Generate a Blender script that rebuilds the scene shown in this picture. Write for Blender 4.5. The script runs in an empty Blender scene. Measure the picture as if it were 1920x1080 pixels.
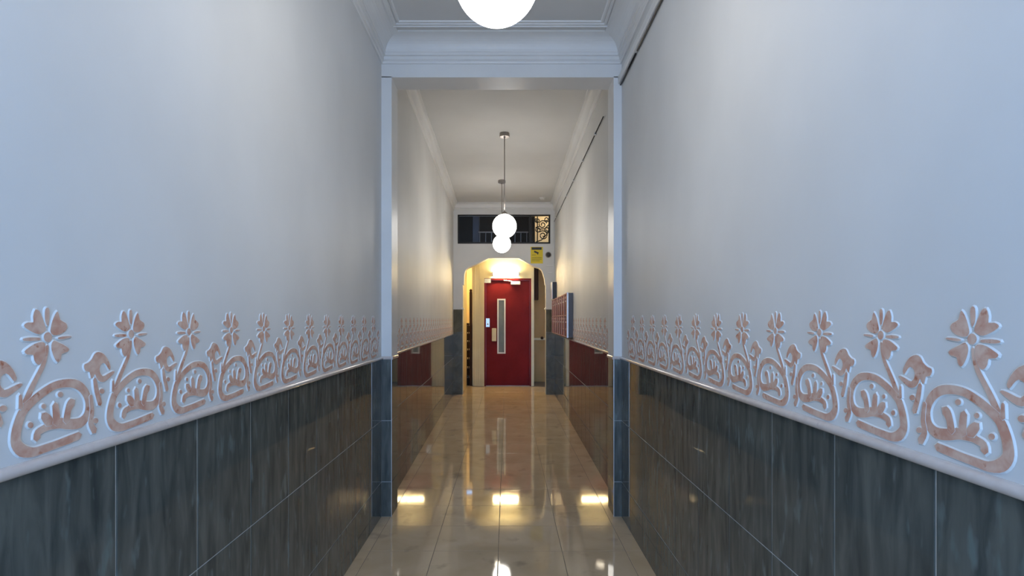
import bpy, bmesh, math, random
from mathutils import Vector, Matrix

random.seed(7)
scene = bpy.context.scene
col = scene.collection

# ------------------------------------------------------------------ camera
cam_data = bpy.data.cameras.new('camera')
cam_data.sensor_width = 36.0
cam_data.lens = 985.0 / 1920.0 * 36.0
cam_data.shift_x = 10.0 / 1920.0
cam_data.shift_y = 59.0 / 1920.0
cam_data.clip_start = 0.02
cam = bpy.data.objects.new('camera', cam_data)
cam.location = (0.0, 0.0, 1.45)
cam.rotation_euler = (math.pi / 2, 0.0, 0.0)
col.objects.link(cam)
scene.camera = cam

# ------------------------------------------------------------------ world: overcast sky seen through the open street door
world = bpy.data.worlds.new('overcast_sky')
scene.world = world
world.use_nodes = True
bg = world.node_tree.nodes['Background']
bg.inputs[0].default_value = (0.34, 0.58, 1.0, 1.0)
SKY = 3.0
bg.inputs[1].default_value = SKY

GLOBE = 8.5            # emission of the white globe lamps
LOBBY = 62.0           # emission of the lamp over the lift door
portal = bpy.data.lights.new('street_door_portal', 'AREA')
portal.shape = 'RECTANGLE'
portal.size = 1.70
portal.size_y = 3.0
portal.cycles.is_portal = True
po = bpy.data.objects.new('street_door_portal', portal)
po.location = (-0.04, -1.0, 1.55)
po.rotation_euler = (math.pi / 2, 0, 0)      # the portal faces into the corridor
po.rotation_euler = (-math.pi / 2, 0, math.pi)
col.objects.link(po)

vs = scene.view_settings
vs.view_transform = 'Standard'
vs.look = 'None'
vs.exposure = 1.06
vs.gamma = 1.0
vs.use_curve_mapping = False

# ------------------------------------------------------------------ helpers
def tag(o, label=None, cat=None, group=None, kind=None):
    if label: o['label'] = label
    if cat: o['category'] = cat
    if group: o['group'] = group
    if kind: o['kind'] = kind
    return o

def link(name, me, parent=None):
    o = bpy.data.objects.new(name, me)
    col.objects.link(o)
    if parent is not None:
        o.parent = parent
    return o

def empty(name, loc=(0, 0, 0), rz=0.0):
    o = bpy.data.objects.new(name, None)
    o.empty_display_size = 0.1
    o.location = loc
    o.rotation_euler = (0, 0, rz)
    col.objects.link(o)
    return o

def mesh_of(name, bm, mats, smooth=False, recalc=True):
    if recalc:
        bmesh.ops.recalc_face_normals(bm, faces=bm.faces[:])
    me = bpy.data.meshes.new(name)
    bm.to_mesh(me)
    bm.free()
    if not isinstance(mats, (list, tuple)):
        mats = [mats]
    for m in mats:
        me.materials.append(m)
    if smooth:
        for p in me.polygons:
            p.use_smooth = True
    return me

def obj(name, bm, mats, parent=None, smooth=False, recalc=True):
    return link(name, mesh_of(name, bm, mats, smooth, recalc), parent)

def box(bm, x0, x1, y0, y1, z0, z1, mi=0, bev=0.0):
    if x1 < x0: x0, x1 = x1, x0
    if y1 < y0: y0, y1 = y1, y0
    if z1 < z0: z0, z1 = z1, z0
    v = [bm.verts.new(p) for p in ((x0, y0, z0), (x1, y0, z0), (x1, y1, z0), (x0, y1, z0),
                                   (x0, y0, z1), (x1, y0, z1), (x1, y1, z1), (x0, y1, z1))]
    fs = []
    for idx in ((0, 3, 2, 1), (4, 5, 6, 7), (0, 1, 5, 4), (1, 2, 6, 5), (2, 3, 7, 6), (3, 0, 4, 7)):
        f = bm.faces.new([v[i] for i in idx])
        f.material_index = mi
        fs.append(f)
    if bev > 0:
        es = list({e for f in fs for e in f.edges})
        r = bmesh.ops.bevel(bm, geom=es, offset=bev, segments=2, profile=0.5, affect='EDGES')
        for f in r['faces']:
            f.material_index = mi
    return bm

def newbox(*a, **k):
    return box(bmesh.new(), *a, **k)

def tube(bm, pts, r, n=8, cap=True, mi=0):
    pts = [Vector(p) for p in pts]
    rings = []
    up = Vector((0, 0, 1))
    for i, p in enumerate(pts):
        a = pts[max(i - 1, 0)]
        b = pts[min(i + 1, len(pts) - 1)]
        t = (b - a).normalized()
        ref = up if abs(t.dot(up)) < 0.95 else Vector((1, 0, 0))
        u = t.cross(ref).normalized()
        w = u.cross(t).normalized()
        rr = r[i] if isinstance(r, (list, tuple)) else r
        rings.append([bm.verts.new(p + (u * math.cos(2 * math.pi * k / n) + w * math.sin(2 * math.pi * k / n)) * rr) for k in range(n)])
    for A, B in zip(rings[:-1], rings[1:]):
        for k in range(n):
            f = bm.faces.new((A[k], A[(k + 1) % n], B[(k + 1) % n], B[k]))
            f.material_index = mi
    if cap:
        for R in (rings[0][::-1], rings[-1]):
            f = bm.faces.new(R)
            f.material_index = mi
    return bm

def lathe(bm, prof, n=32, c=(0, 0, 0), axis='Z', mi=0):
    """revolve (radius, height) pairs about an axis through c"""
    rings = []
    for r, h in prof:
        ring = []
        for k in range(n):
            a = 2 * math.pi * k / n
            x, y = r * math.cos(a), r * math.sin(a)
            p = (x, y, h) if axis == 'Z' else (x, h, y)
            if r < 1e-6 and ring:
                ring.append(ring[0])
            else:
                ring.append(bm.verts.new((c[0] + p[0], c[1] + p[1], c[2] + p[2])))
        rings.append(ring)
    for A, B in zip(rings[:-1], rings[1:]):
        for k in range(n):
            q = [A[k], A[(k + 1) % n], B[(k + 1) % n], B[k]]
            u = []
            for v in q:
                if v not in u: u.append(v)
            if len(u) > 2:
                f = bm.faces.new(u)
                f.material_index = mi
    return bm

def sheet_with_holes(bm, loops, to3d, depth3d, mi=0, mi_side=None):
    """flat slab whose outline is loops[0] with openings loops[1:]; to3d(u, v, t) places a point, t in {0, 1}"""
    front = []
    edges = []
    for lp in loops:
        vs_ = [bm.verts.new(to3d(u, v, 0)) for u, v in lp]
        front.append(vs_)
        for i in range(len(vs_)):
            edges.append(bm.edges.new((vs_[i], vs_[(i + 1) % len(vs_)])))
    r = bmesh.ops.triangle_fill(bm, edges=edges, use_beauty=True)
    faces = [g for g in r['geom'] if isinstance(g, bmesh.types.BMFace)]
    backmap = {}
    for lp, vs_ in zip(loops, front):
        for (u, v), a in zip(lp, vs_):
            backmap[a] = bm.verts.new(to3d(u, v, 1))
    for f in faces:
        f.material_index = mi
        g = bm.faces.new([backmap[v] for v in reversed(f.verts)])
        g.material_index = mi
    for vs_ in front:
        for i in range(len(vs_)):
            a, b = vs_[i], vs_[(i + 1) % len(vs_)]
            f = bm.faces.new((a, b, backmap[b], backmap[a]))
            f.material_index = mi if mi_side is None else mi_side
    return bm

def rect_sweep(bm, prof, x0, x1, y0, y1, closed=False):
    """moulding profile (inset, z) carried round the four sides of a rectangle, mitred"""
    rings = []
    for d, z in prof:
        rings.append([bm.verts.new(p) for p in ((x0 + d, y0 + d, z), (x1 - d, y0 + d, z), (x1 - d, y1 - d, z), (x0 + d, y1 - d, z))])
    pairs = list(zip(rings[:-1], rings[1:]))
    if closed:
        pairs.append((rings[-1], rings[0]))
    for A, B in pairs:
        for k in range(4):
            bm.faces.new((A[k], A[(k + 1) % 4], B[(k + 1) % 4], B[k]))
    return bm

def line_sweep(bm, prof, a, b, nrm):
    """closed profile (out, z) extruded from a to b (xy pairs), out measured along nrm"""
    A = [bm.verts.new((a[0] + nrm[0] * d, a[1] + nrm[1] * d, z)) for d, z in prof]
    B = [bm.verts.new((b[0] + nrm[0] * d, b[1] + nrm[1] * d, z)) for d, z in prof]
    n = len(prof)
    for k in range(n):
        bm.faces.new((A[k], A[(k + 1) % n], B[(k + 1) % n], B[k]))
    for R in (A[::-1], B):                      # end caps on points of their own, so the sides shade evenly
        bm.faces.new([bm.verts.new(v.co) for v in R])
    return bm

# ------------------------------------------------------------------ materials
def material(name, c1, c2=None, rough=0.5, metal=0.0, scale=(4, 4, 4), detail=4.0, lo=0.35, hi=0.65, bump=0.0, bump_scale=60.0,
             coat=0.0, ior=1.5, spec=0.5, emit=None, strength=0.0, trans=0.0, distortion=0.0, fleck=None, fleck_scale=40.0, fleck_at=0.66, fleck_stretch=1.0):
    m = bpy.data.materials.new(name)
    m.use_nodes = True
    nt = m.node_tree
    b = nt.nodes['Principled BSDF']
    b.inputs['Roughness'].default_value = rough
    b.inputs['Metallic'].default_value = metal
    b.inputs['IOR'].default_value = ior
    b.inputs['Specular IOR Level'].default_value = spec
    b.inputs['Coat Weight'].default_value = coat
    b.inputs['Coat Roughness'].default_value = 0.03
    b.inputs['Transmission Weight'].default_value = trans
    b.inputs['Base Color'].default_value = (*c1, 1)
    geo = nt.nodes.new('ShaderNodeNewGeometry')
    if c2 is not None:
        mp = nt.nodes.new('ShaderNodeMapping')
        mp.inputs['Scale'].default_value = scale
        nt.links.new(geo.outputs['Position'], mp.inputs['Vector'])
        nz = nt.nodes.new('ShaderNodeTexNoise')
        nz.inputs['Scale'].default_value = 1.0
        nz.inputs['Detail'].default_value = detail
        nz.inputs['Distortion'].default_value = distortion
        nt.links.new(mp.outputs['Vector'], nz.inputs['Vector'])
        rp = nt.nodes.new('ShaderNodeValToRGB')
        rp.color_ramp.elements[0].position = lo
        rp.color_ramp.elements[1].position = hi
        rp.color_ramp.elements[0].color = (*c1, 1)
        rp.color_ramp.elements[1].color = (*c2, 1)
        nt.links.new(nz.outputs['Fac'], rp.inputs['Fac'])
        out = rp.outputs['Color']
        if fleck is not None:
            n2 = nt.nodes.new('ShaderNodeTexNoise')
            n2.inputs['Scale'].default_value = fleck_scale
            n2.inputs['Detail'].default_value = 3.0
            m2 = nt.nodes.new('ShaderNodeMapping')
            m2.inputs['Scale'].default_value = (1, 1, fleck_stretch)
            nt.links.new(geo.outputs['Position'], m2.inputs['Vector'])
            nt.links.new(m2.outputs['Vector'], n2.inputs['Vector'])
            r2 = nt.nodes.new('ShaderNodeValToRGB')
            r2.color_ramp.elements[0].position = fleck_at - 0.06
            r2.color_ramp.elements[1].position = fleck_at + 0.06
            nt.links.new(n2.outputs['Fac'], r2.inputs['Fac'])
            mx = nt.nodes.new('ShaderNodeMix')
            mx.data_type = 'RGBA'
            nt.links.new(r2.outputs['Color'], mx.inputs['Factor'])
            nt.links.new(out, mx.inputs['A'])
            mx.inputs['B'].default_value = (*fleck, 1)
            out = mx.outputs['Result']
        nt.links.new(out, b.inputs['Base Color'])
    if bump > 0:
        nb = nt.nodes.new('ShaderNodeTexNoise')
        nb.inputs['Scale'].default_value = bump_scale
        nb.inputs['Detail'].default_value = 3.0
        nt.links.new(geo.outputs['Position'], nb.inputs['Vector'])
        bp = nt.nodes.new('ShaderNodeBump')
        bp.inputs['Strength'].default_value = bump
        bp.inputs['Distance'].default_value = 0.002
        nt.links.new(nb.outputs['Fac'], bp.inputs['Height'])
        nt.links.new(bp.outputs['Normal'], b.inputs['Normal'])
    if emit is not None:
        b.inputs['Emission Color'].default_value = (*emit, 1)
        b.inputs['Emission Strength'].default_value = strength
    return m

M = {}
M['plaster'] = material('white_wall_paint', (0.70, 0.70, 0.69), (0.75, 0.75, 0.74), rough=0.55, scale=(2.0, 2.0, 1.5), bump=0.10, bump_scale=35)
M['trim'] = material('white_trim_paint', (0.78, 0.78, 0.77), (0.82, 0.82, 0.81), rough=0.4, scale=(3, 3, 3))
M['ceiling'] = material('white_ceiling_paint', (0.68, 0.68, 0.67), (0.72, 0.72, 0.71), rough=0.7, scale=(1.5, 1.5, 1.5))
M['rail'] = material('glazed_rail_ceramic', (0.60, 0.52, 0.48), (0.64, 0.57, 0.53), rough=0.14, scale=(40, 40, 40), coat=0.4)
M['grout'] = material('light_grout', (0.50, 0.49, 0.46), (0.58, 0.57, 0.54), rough=0.8, scale=(30, 30, 30))
M['tile'] = material('slate_green_glazed_tile', (0.052, 0.059, 0.056), (0.150, 0.154, 0.134), rough=0.035, ior=1.42, scale=(26, 26, 4.2), detail=7,
                     lo=0.30, hi=0.74, distortion=0.6, fleck=(0.15, 0.178, 0.168), fleck_scale=26, fleck_at=0.66, fleck_stretch=0.28, bump=0.03, bump_scale=9)
M['pier_tile'] = material('grey_green_marbled_tile', (0.095, 0.088, 0.058), (0.17, 0.155, 0.108), rough=0.2, spec=0.2, scale=(6, 6, 5), detail=6, distortion=0.8)
M['pink'] = material('marbled_pink_paint', (0.60, 0.31, 0.22), (0.74, 0.53, 0.42), rough=0.5, scale=(34, 34, 34), detail=5, distortion=0.5,
                     fleck=(0.48, 0.17, 0.09), fleck_scale=55, fleck_at=0.68)
M['floor'] = material('polished_beige_marble', (0.56, 0.415, 0.255), (0.64, 0.485, 0.315), rough=0.045, ior=1.36, scale=(3, 3, 3), detail=6, distortion=0.8,
                      fleck=(0.45, 0.34, 0.22), fleck_scale=5, fleck_at=0.66, bump=0.012, bump_scale=5)
M['floor_grout'] = material('floor_grout', (0.16, 0.13, 0.10), (0.22, 0.18, 0.14), rough=0.8, scale=(40, 40, 40))
M['chrome'] = material('brushed_chrome', (0.55, 0.54, 0.52), (0.62, 0.61, 0.59), rough=0.25, metal=1.0, scale=(40, 40, 40))
M['nickel'] = material('dull_nickel', (0.30, 0.27, 0.25), (0.36, 0.33, 0.31), rough=0.35, metal=1.0, scale=(40, 40, 40))
M['alu'] = material('aluminium_edge_strip', (0.70, 0.70, 0.70), (0.76, 0.76, 0.76), rough=0.3, metal=0.8, scale=(40, 40, 8))
M['globe'] = material('lit_opal_glass', (0.9, 0.9, 0.9), rough=0.2, emit=(1.0, 0.955, 0.885), strength=GLOBE)
M['lobby_lamp'] = material('lit_lamp_diffuser', (0.9, 0.9, 0.85), rough=0.4, emit=(1.0, 0.77, 0.40), strength=LOBBY)
M['red'] = material('red_lift_door_paint', (0.150, 0.011, 0.013), (0.180, 0.013, 0.016), rough=0.45, spec=0.12, scale=(3, 3, 2))
M['cream'] = material('cream_paint', (0.66, 0.61, 0.42), (0.70, 0.65, 0.46), rough=0.5, scale=(3, 3, 3))
M['ochre'] = material('ochre_wall_paint', (0.68, 0.52, 0.24), (0.72, 0.56, 0.27), rough=0.6, scale=(2, 2, 2))
M['tan'] = material('tan_wall_paint', (0.42, 0.27, 0.10), (0.48, 0.31, 0.13), rough=0.6, scale=(2, 2, 2))
M['darkwood'] = material('dark_brown_wood', (0.035, 0.016, 0.008), (0.07, 0.032, 0.016), rough=0.5, spec=0.15, scale=(30, 30, 3))
M['stone_dark'] = material('dark_stair_stone', (0.025, 0.016, 0.011), (0.05, 0.034, 0.024), rough=0.5, spec=0.15, scale=(8, 8, 8))
M['stone_light'] = material('pale_stair_tread', (0.45, 0.40, 0.32), (0.52, 0.47, 0.38), rough=0.3, scale=(8, 8, 8))
M['iron'] = material('black_iron', (0.012, 0.011, 0.011), (0.025, 0.022, 0.02), rough=0.4, metal=0.3, scale=(30, 30, 30))
M['void'] = material('unlit_stairwell_shade', (0.022, 0.021, 0.021), (0.03, 0.029, 0.028), rough=0.7, scale=(2, 2, 2))  # gloom of the unlit landing put into its wall colour
M['glass'] = material('clear_glass', (1, 1, 1), rough=0.0, trans=1.0, ior=1.2)
M['frosted'] = material('wired_lift_glass', (0.17, 0.20, 0.185), (0.22, 0.25, 0.235), rough=0.3, spec=0.25, scale=(5, 5, 3))
M['yellow'] = material('yellow_sign_print', (0.78, 0.60, 0.01), (0.82, 0.64, 0.02), rough=0.45, scale=(6, 6, 6))
M['black'] = material('black_print', (0.015, 0.015, 0.015), (0.03, 0.03, 0.03), rough=0.4, scale=(20, 20, 20))
M['olive_print'] = material('faded_sign_print', (0.33, 0.26, 0.01), (0.40, 0.31, 0.02), rough=0.5, scale=(20, 20, 20))
M['box_grey'] = material('slate_grey_sheet_metal', (0.095, 0.095, 0.115), (0.115, 0.115, 0.135), rough=0.4, scale=(6, 6, 6))
M['box_dark'] = material('black_box_plastic', (0.02, 0.02, 0.024), (0.03, 0.03, 0.034), rough=0.35, scale=(6, 6, 6))
M['mail_red'] = material('red_brown_mailbox_enamel', (0.13, 0.018, 0.010), (0.19, 0.03, 0.016), rough=0.35, spec=0.3, scale=(9, 9, 9))
M['copper'] = material('rosy_anodised_frame', (0.55, 0.33, 0.27), (0.62, 0.40, 0.34), rough=0.35, metal=0.3, spec=0.3, scale=(9, 9, 9))
M['white_plastic'] = material('white_plastic', (0.72, 0.72, 0.70), (0.77, 0.77, 0.75), rough=0.35, scale=(9, 9, 9))
M['label_blue'] = material('pale_blue_label', (0.45, 0.50, 0.60), (0.62, 0.66, 0.72), rough=0.4, scale=(60, 60, 60))
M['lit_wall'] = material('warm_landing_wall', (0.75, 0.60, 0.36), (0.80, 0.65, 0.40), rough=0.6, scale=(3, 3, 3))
M['pavement'] = material('street_pavement', (0.30, 0.30, 0.31), (0.38, 0.38, 0.39), rough=0.8, scale=(4, 4, 4))

# ------------------------------------------------------------------ dimensions (metres; x across, y along the corridor, z up)
XL, XR = -0.92, 0.845          # front corridor walls
Y_BACK, Y_PIL = -1.0, 3.86     # street end, pilaster face
Y_PIL2 = 4.07
PL, PR = -0.845, 0.786         # inner faces of the two pilasters
IL0, IL1 = -0.925, -1.03       # rear corridor, left wall at its near and far end
IR0, IR1 = 0.868, 0.93
Y_END = 10.16
CEIL_F, CEIL_R = 3.495, 3.70
DADO = 1.158
ROWS = [(0.0, 0.256), (0.256, 0.706), (0.706, DADO)]
GAP = 0.0046

# ------------------------------------------------------------------ floor, with every tile a piece of its own
floor = obj('floor', newbox(-2.0, 1.8, -1.75, 13.2, -0.12, -0.0012), M['floor_grout'])
tag(floor, 'polished beige marble tile floor running down the corridor to the lift', kind='structure')
tile_cache = {}
def floor_tile(w, d):
    k = (round(w, 3), round(d, 3))
    if k not in tile_cache:
        bm = bmesh.new()
        a, b, c = w / 2, d / 2, 0.0015
        lo = [bm.verts.new(p) for p in ((-a, -b, -0.009), (a, -b, -0.009), (a, b, -0.009), (-a, b, -0.009))]
        mi = [bm.verts.new(p) for p in ((-a, -b, -c * 0.6), (a, -b, -c * 0.6), (a, b, -c * 0.6), (-a, b, -c * 0.6))]
        hi = [bm.verts.new(p) for p in ((-a + c, -b + c, 0), (a - c, -b + c, 0), (a - c, b - c, 0), (-a + c, b - c, 0))]
        for A, B in ((lo, mi), (mi, hi)):
            for i in range(4):
                bm.faces.new((A[i], A[(i + 1) % 4], B[(i + 1) % 4], B[i]))
        bm.faces.new(hi)
        tile_cache[k] = mesh_of('floor_tile', bm, M['floor'])
    return tile_cache[k]
xj = [-1.02, -0.855, -0.455, -0.052, 0.347, 0.745, 0.925]
yj = [-1.51 + 0.4 * k for k in range(33)]
for i in range(len(yj) - 1):
    for j in range(len(xj) - 1):
        w, d = xj[j + 1] - xj[j] - 0.003, yj[i + 1] - yj[i] - 0.003
        t = link('floor_tile', floor_tile(w, d), floor)
        t.location = ((xj[j] + xj[j + 1]) / 2, (yj[i] + yj[i + 1]) / 2, random.uniform(-0.0003, 0.0003))
        t.rotation_euler = (random.gauss(0, 0.0004), random.gauss(0, 0.0004), 0)

# ------------------------------------------------------------------ wall tiles and the flower frieze
wt_cache = {}
def wall_tile_mesh(w, h, sg, mat='tile'):
    """tile standing on a wall: w along the wall (local y), h up; faces local +x*sg"""
    k = (round(w, 3), round(h, 3), sg, mat)
    if k not in wt_cache:
        bm = bmesh.new()
        a, b, c = w / 2, h / 2, 0.0016
        def ring(ins, n):
            return [bm.verts.new((sg * n, y, z)) for y, z in ((-a + ins, -b + ins), (a - ins, -b + ins), (a - ins, b - ins), (-a + ins, b - ins))]
        R = [ring(0, -0.004), ring(0, 0.0006), ring(c, 0.0014)]
        for A, B in zip(R[:-1], R[1:]):
            for i in range(4):
                bm.faces.new((A[i], A[(i + 1) % 4], B[(i + 1) % 4], B[i]))
        bm.faces.new(R[-1])
        me = mesh_of('wall_tile', bm, M[mat], recalc=False)
        # orient outward
        bm2 = bmesh.new(); bm2.from_mesh(me)
        bmesh.ops.recalc_face_normals(bm2, faces=bm2.faces[:])
        f = max(bm2.faces, key=lambda f: f.calc_area())
        if f.normal.x * sg < 0:
            bmesh.ops.reverse_faces(bm2, faces=bm2.faces[:])
        bm2.to_mesh(me); bm2.free()
        wt_cache[k] = me
    return wt_cache[k]

# frieze motif, millimetres from the flower centre along the wall and above the rail
MOTIF = [
    ('petal', 'poly', [(-24.9, 289.3), (-16.3, 286.6), (-9.7, 274.0), (-4.2, 260.3), (-0.9, 249.5), (-8.6, 243.7), (-18.5, 241.1), (-32.4, 246.3), (-46.9, 255.1), (-47.9, 260.7), (-39.7, 264.4), (-29.2, 264.4), (-29.8, 275.9)]),
    ('petal', 'poly', [(25.5, 286.3), (29.1, 279.2), (32.6, 269.1), (44.7, 262.9), (49.6, 256.7), (45.9, 247.5), (32.6, 239.7), (16.2, 238.1), (9.3, 244.3), (9.3, 252.2), (13.9, 268.1), (19.7, 280.2)]),
    ('petal', 'poly', [(1.4, 293.8), (5.9, 289.9), (6.6, 276.1), (4.3, 260.2), (1.4, 257.3), (-3.1, 266.2), (-4.2, 278.0), (-3.1, 289.8)]),
    ('petal', 'poly', [(-51.0, 233.6), (-36.6, 235.5), (-17.4, 234.3), (-14.1, 231.6), (-17.4, 229.1), (-36.6, 228.3), (-49.9, 229.8)]),
    ('petal', 'poly', [(26.7, 232.8), (37.4, 235.0), (57.0, 235.2), (58.3, 232.3), (44.7, 230.1), (32.6, 229.1), (26.7, 230.7)]),
    ('petal', 'poly', [(-4.2, 222.1), (-13.0, 225.4), (-26.0, 223.1), (-40.7, 215.2), (-48.5, 209.1), (-42.8, 203.0), (-30.2, 201.3), (-28.1, 191.5), (-21.7, 182.4), (-14.1, 182.7), (-6.4, 193.8), (-3.1, 207.3)]),
    ('petal', 'poly', [(16.2, 227.1), (30.3, 221.5), (44.7, 214.7), (53.3, 208.0), (48.4, 202.1), (35.0, 198.9), (32.6, 188.9), (25.5, 182.4), (17.4, 192.0), (11.6, 206.4), (10.4, 218.4)]),
    ('flower_center', 'poly', [(12.7, 234.2), (10.9, 228.5), (6.1, 225.0), (0.3, 225.3), (-4.4, 229.1), (-6.2, 234.9), (-4.4, 240.6), (0.3, 244.0), (6.1, 243.9), (10.9, 240.1)]),
    ('stem', 'stroke', [(1.4, 216.9, 6.3), (-0.9, 201.2, 8.4), (-8.6, 178.3, 10.0), (-21.7, 156.3, 10.6), (-34.5, 134.9, 12.0), (-45.9, 111.9, 13.8)]),
    ('scroll', 'stroke', [(79.9, 20.8, 16.5), (54.5, 18.2, 17.1), (23.2, 15.3, 16.3), (-6.4, 13.5, 16.7), (-30.2, 12.7, 18.1), (-52.0, 21.0, 22.4), (-65.0, 38.1, 20.6), (-65.0, 58.4, 20.1), (-59.0, 79.4, 19.3), (-48.9, 98.1, 18.6), (-28.1, 113.7, 17.2), (-6.4, 126.0, 16.7), (18.5, 135.6, 16.2), (47.1, 137.2, 16.9), (74.8, 130.6, 18.7), (95.7, 111.9, 18.1), (105.2, 86.8, 17.1), (101.1, 61.5, 19.4), (82.5, 47.9, 22.5), (54.5, 50.3, 21.6), (32.6, 56.7, 21.0), (9.3, 58.3, 20.3), (-6.4, 53.6, 14.6), (-19.6, 48.6, 15.3), (-21.7, 37.5, 15.3)]),
    ('leaf_finger', 'stroke', [(23.2, 59.5, 17.4), (22.0, 79.9, 16.3), (19.7, 96.4, 14.1)]),
    ('leaf_finger', 'stroke', [(47.1, 59.0, 16.9), (50.8, 78.9, 15.9), (57.0, 91.3, 19.4), (62.5, 95.6, 18.4)]),
    ('leaf_finger', 'stroke', [(7.0, 62.7, 19.2), (-0.9, 73.1, 18.9), (-7.5, 80.3, 14.6)]),
    ('spur', 'stroke', [(-56.0, 103.1, 9.7), (-57.0, 126.5, 5.8)]),
    ('bead', 'poly', [(39.4, 114.6), (37.4, 110.9), (32.6, 109.9), (27.9, 112.2), (26.0, 116.5), (27.9, 120.2), (32.6, 121.3), (37.4, 118.9)]),
    ('bead', 'poly', [(-0.9, 96.7), (-2.5, 93.5), (-6.4, 92.8), (-10.3, 94.9), (-11.9, 98.6), (-10.3, 101.8), (-6.4, 102.6), (-2.5, 100.5)]),
    ('bead', 'poly', [(-29.2, 65.1), (-31.0, 61.4), (-35.5, 60.6), (-39.9, 63.2), (-41.7, 67.6), (-39.9, 71.2), (-35.5, 72.0), (-31.0, 69.5)]),
    ('bead', 'poly', [(150.6, 106.6), (148.4, 102.8), (143.0, 101.8), (137.7, 104.2), (135.5, 108.6), (137.7, 112.4), (143.0, 113.4), (148.4, 111.0)]),
    ('bead', 'poly', [(132.4, 42.5), (130.1, 38.6), (124.5, 37.9), (119.0, 40.8), (116.7, 45.5), (119.0, 49.5), (124.5, 50.2), (130.1, 47.4)]),
    ('twig', 'stroke', [(110.6, 101.2, 8.9), (114.7, 67.8, 11.4), (110.6, 42.4, 13.5), (121.7, 21.5, 15.0)]),
    ('twig', 'stroke', [(121.7, 136.9, 9.0), (127.3, 109.8, 12.6), (137.3, 79.5, 12.2)]),
    ('curled_leaf', 'poly', [(133.0, 196.9), (148.8, 191.4), (162.2, 176.9), (169.7, 160.3), (165.2, 153.9), (157.7, 163.6), (148.8, 171.2), (138.7, 165.3), (137.3, 152.1), (145.9, 141.1), (160.7, 145.2), (175.8, 149.4), (181.9, 146.5), (169.7, 137.4), (151.8, 128.1), (137.3, 129.8), (127.3, 139.8), (123.1, 149.1), (117.5, 140.9), (112.0, 141.5), (107.9, 155.0), (98.4, 157.0), (93.1, 165.0), (94.4, 172.4), (103.8, 174.9), (114.7, 182.7), (121.7, 193.2)]),
]


def smooth_line(pts, per=4):
    out = []
    n = len(pts)
    for i in range(n - 1):
        p0, p1, p2, p3 = pts[max(i - 1, 0)], pts[i], pts[i + 1], pts[min(i + 2, n - 1)]
        for k in range(per):
            t = k / per
            out.append(tuple(0.5 * ((2 * p1[c]) + (-p0[c] + p2[c]) * t + (2 * p0[c] - 5 * p1[c] + 4 * p2[c] - p3[c]) * t * t
                                    + (-p0[c] + 3 * p1[c] - 3 * p2[c] + p3[c]) * t ** 3) for c in range(3)))
    out.append(tuple(pts[-1]))
    return out

def smooth_loop(pts, per=2):
    n = len(pts)
    out = []
    for i in range(n):
        p0, p1, p2, p3 = pts[i - 1], pts[i], pts[(i + 1) % n], pts[(i + 2) % n]
        for k in range(per):
            t = k / per
            out.append(tuple(0.5 * ((2 * p1[c]) + (-p0[c] + p2[c]) * t + (2 * p0[c] - 5 * p1[c] + 4 * p2[c] - p3[c]) * t * t
                                    + (-p0[c] + 3 * p1[c] - 3 * p2[c] + p3[c]) * t ** 3) for c in range(2)))
    return out

def stroke_outline(pts, per):
    c = smooth_line(pts, per)
    L, R = [], []
    n = len(c)
    for i in range(n):
        a, b = c[max(i - 1, 0)], c[min(i + 1, n - 1)]
        tx, ty = b[0] - a[0], b[1] - a[1]
        l = math.hypot(tx, ty) or 1
        tx, ty = tx / l, ty / l
        w = c[i][2] / 2
        L.append((c[i][0] - ty * w, c[i][1] + tx * w))
        R.append((c[i][0] + ty * w, c[i][1] - tx * w))
        if i in (0, n - 1):
            ex = (c[i][0] + (tx if i else -tx) * w * 0.85, c[i][1] + (ty if i else -ty) * w * 0.85)
            if i: tip1 = ex
            else: tip0 = ex
    return L, R, tip0, tip1

def offset_loop(pts, d):
    n = len(pts)
    area = sum(pts[i][0] * pts[(i + 1) % n][1] - pts[(i + 1) % n][0] * pts[i][1] for i in range(n))
    s = 1 if area > 0 else -1
    out = []
    for i in range(n):
        a, p, b = pts[i - 1], pts[i], pts[(i + 1) % n]
        e1 = Vector((p[0] - a[0], p[1] - a[1])); e2 = Vector((b[0] - p[0], b[1] - p[1]))
        if e1.length < 1e-6 or e2.length < 1e-6:
            out.append(p); continue
        n1 = Vector((e1.y, -e1.x)).normalized() * s; n2 = Vector((e2.y, -e2.x)).normalized() * s
        m = n1 + n2
        if m.length < 0.3:
            m = n1
        m.normalize()
        k = min(1.0 / max(m.dot(n1), 0.5), 1.6)
        out.append((p[0] + m.x * d * k, p[1] + m.y * d * k))
    return out

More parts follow.
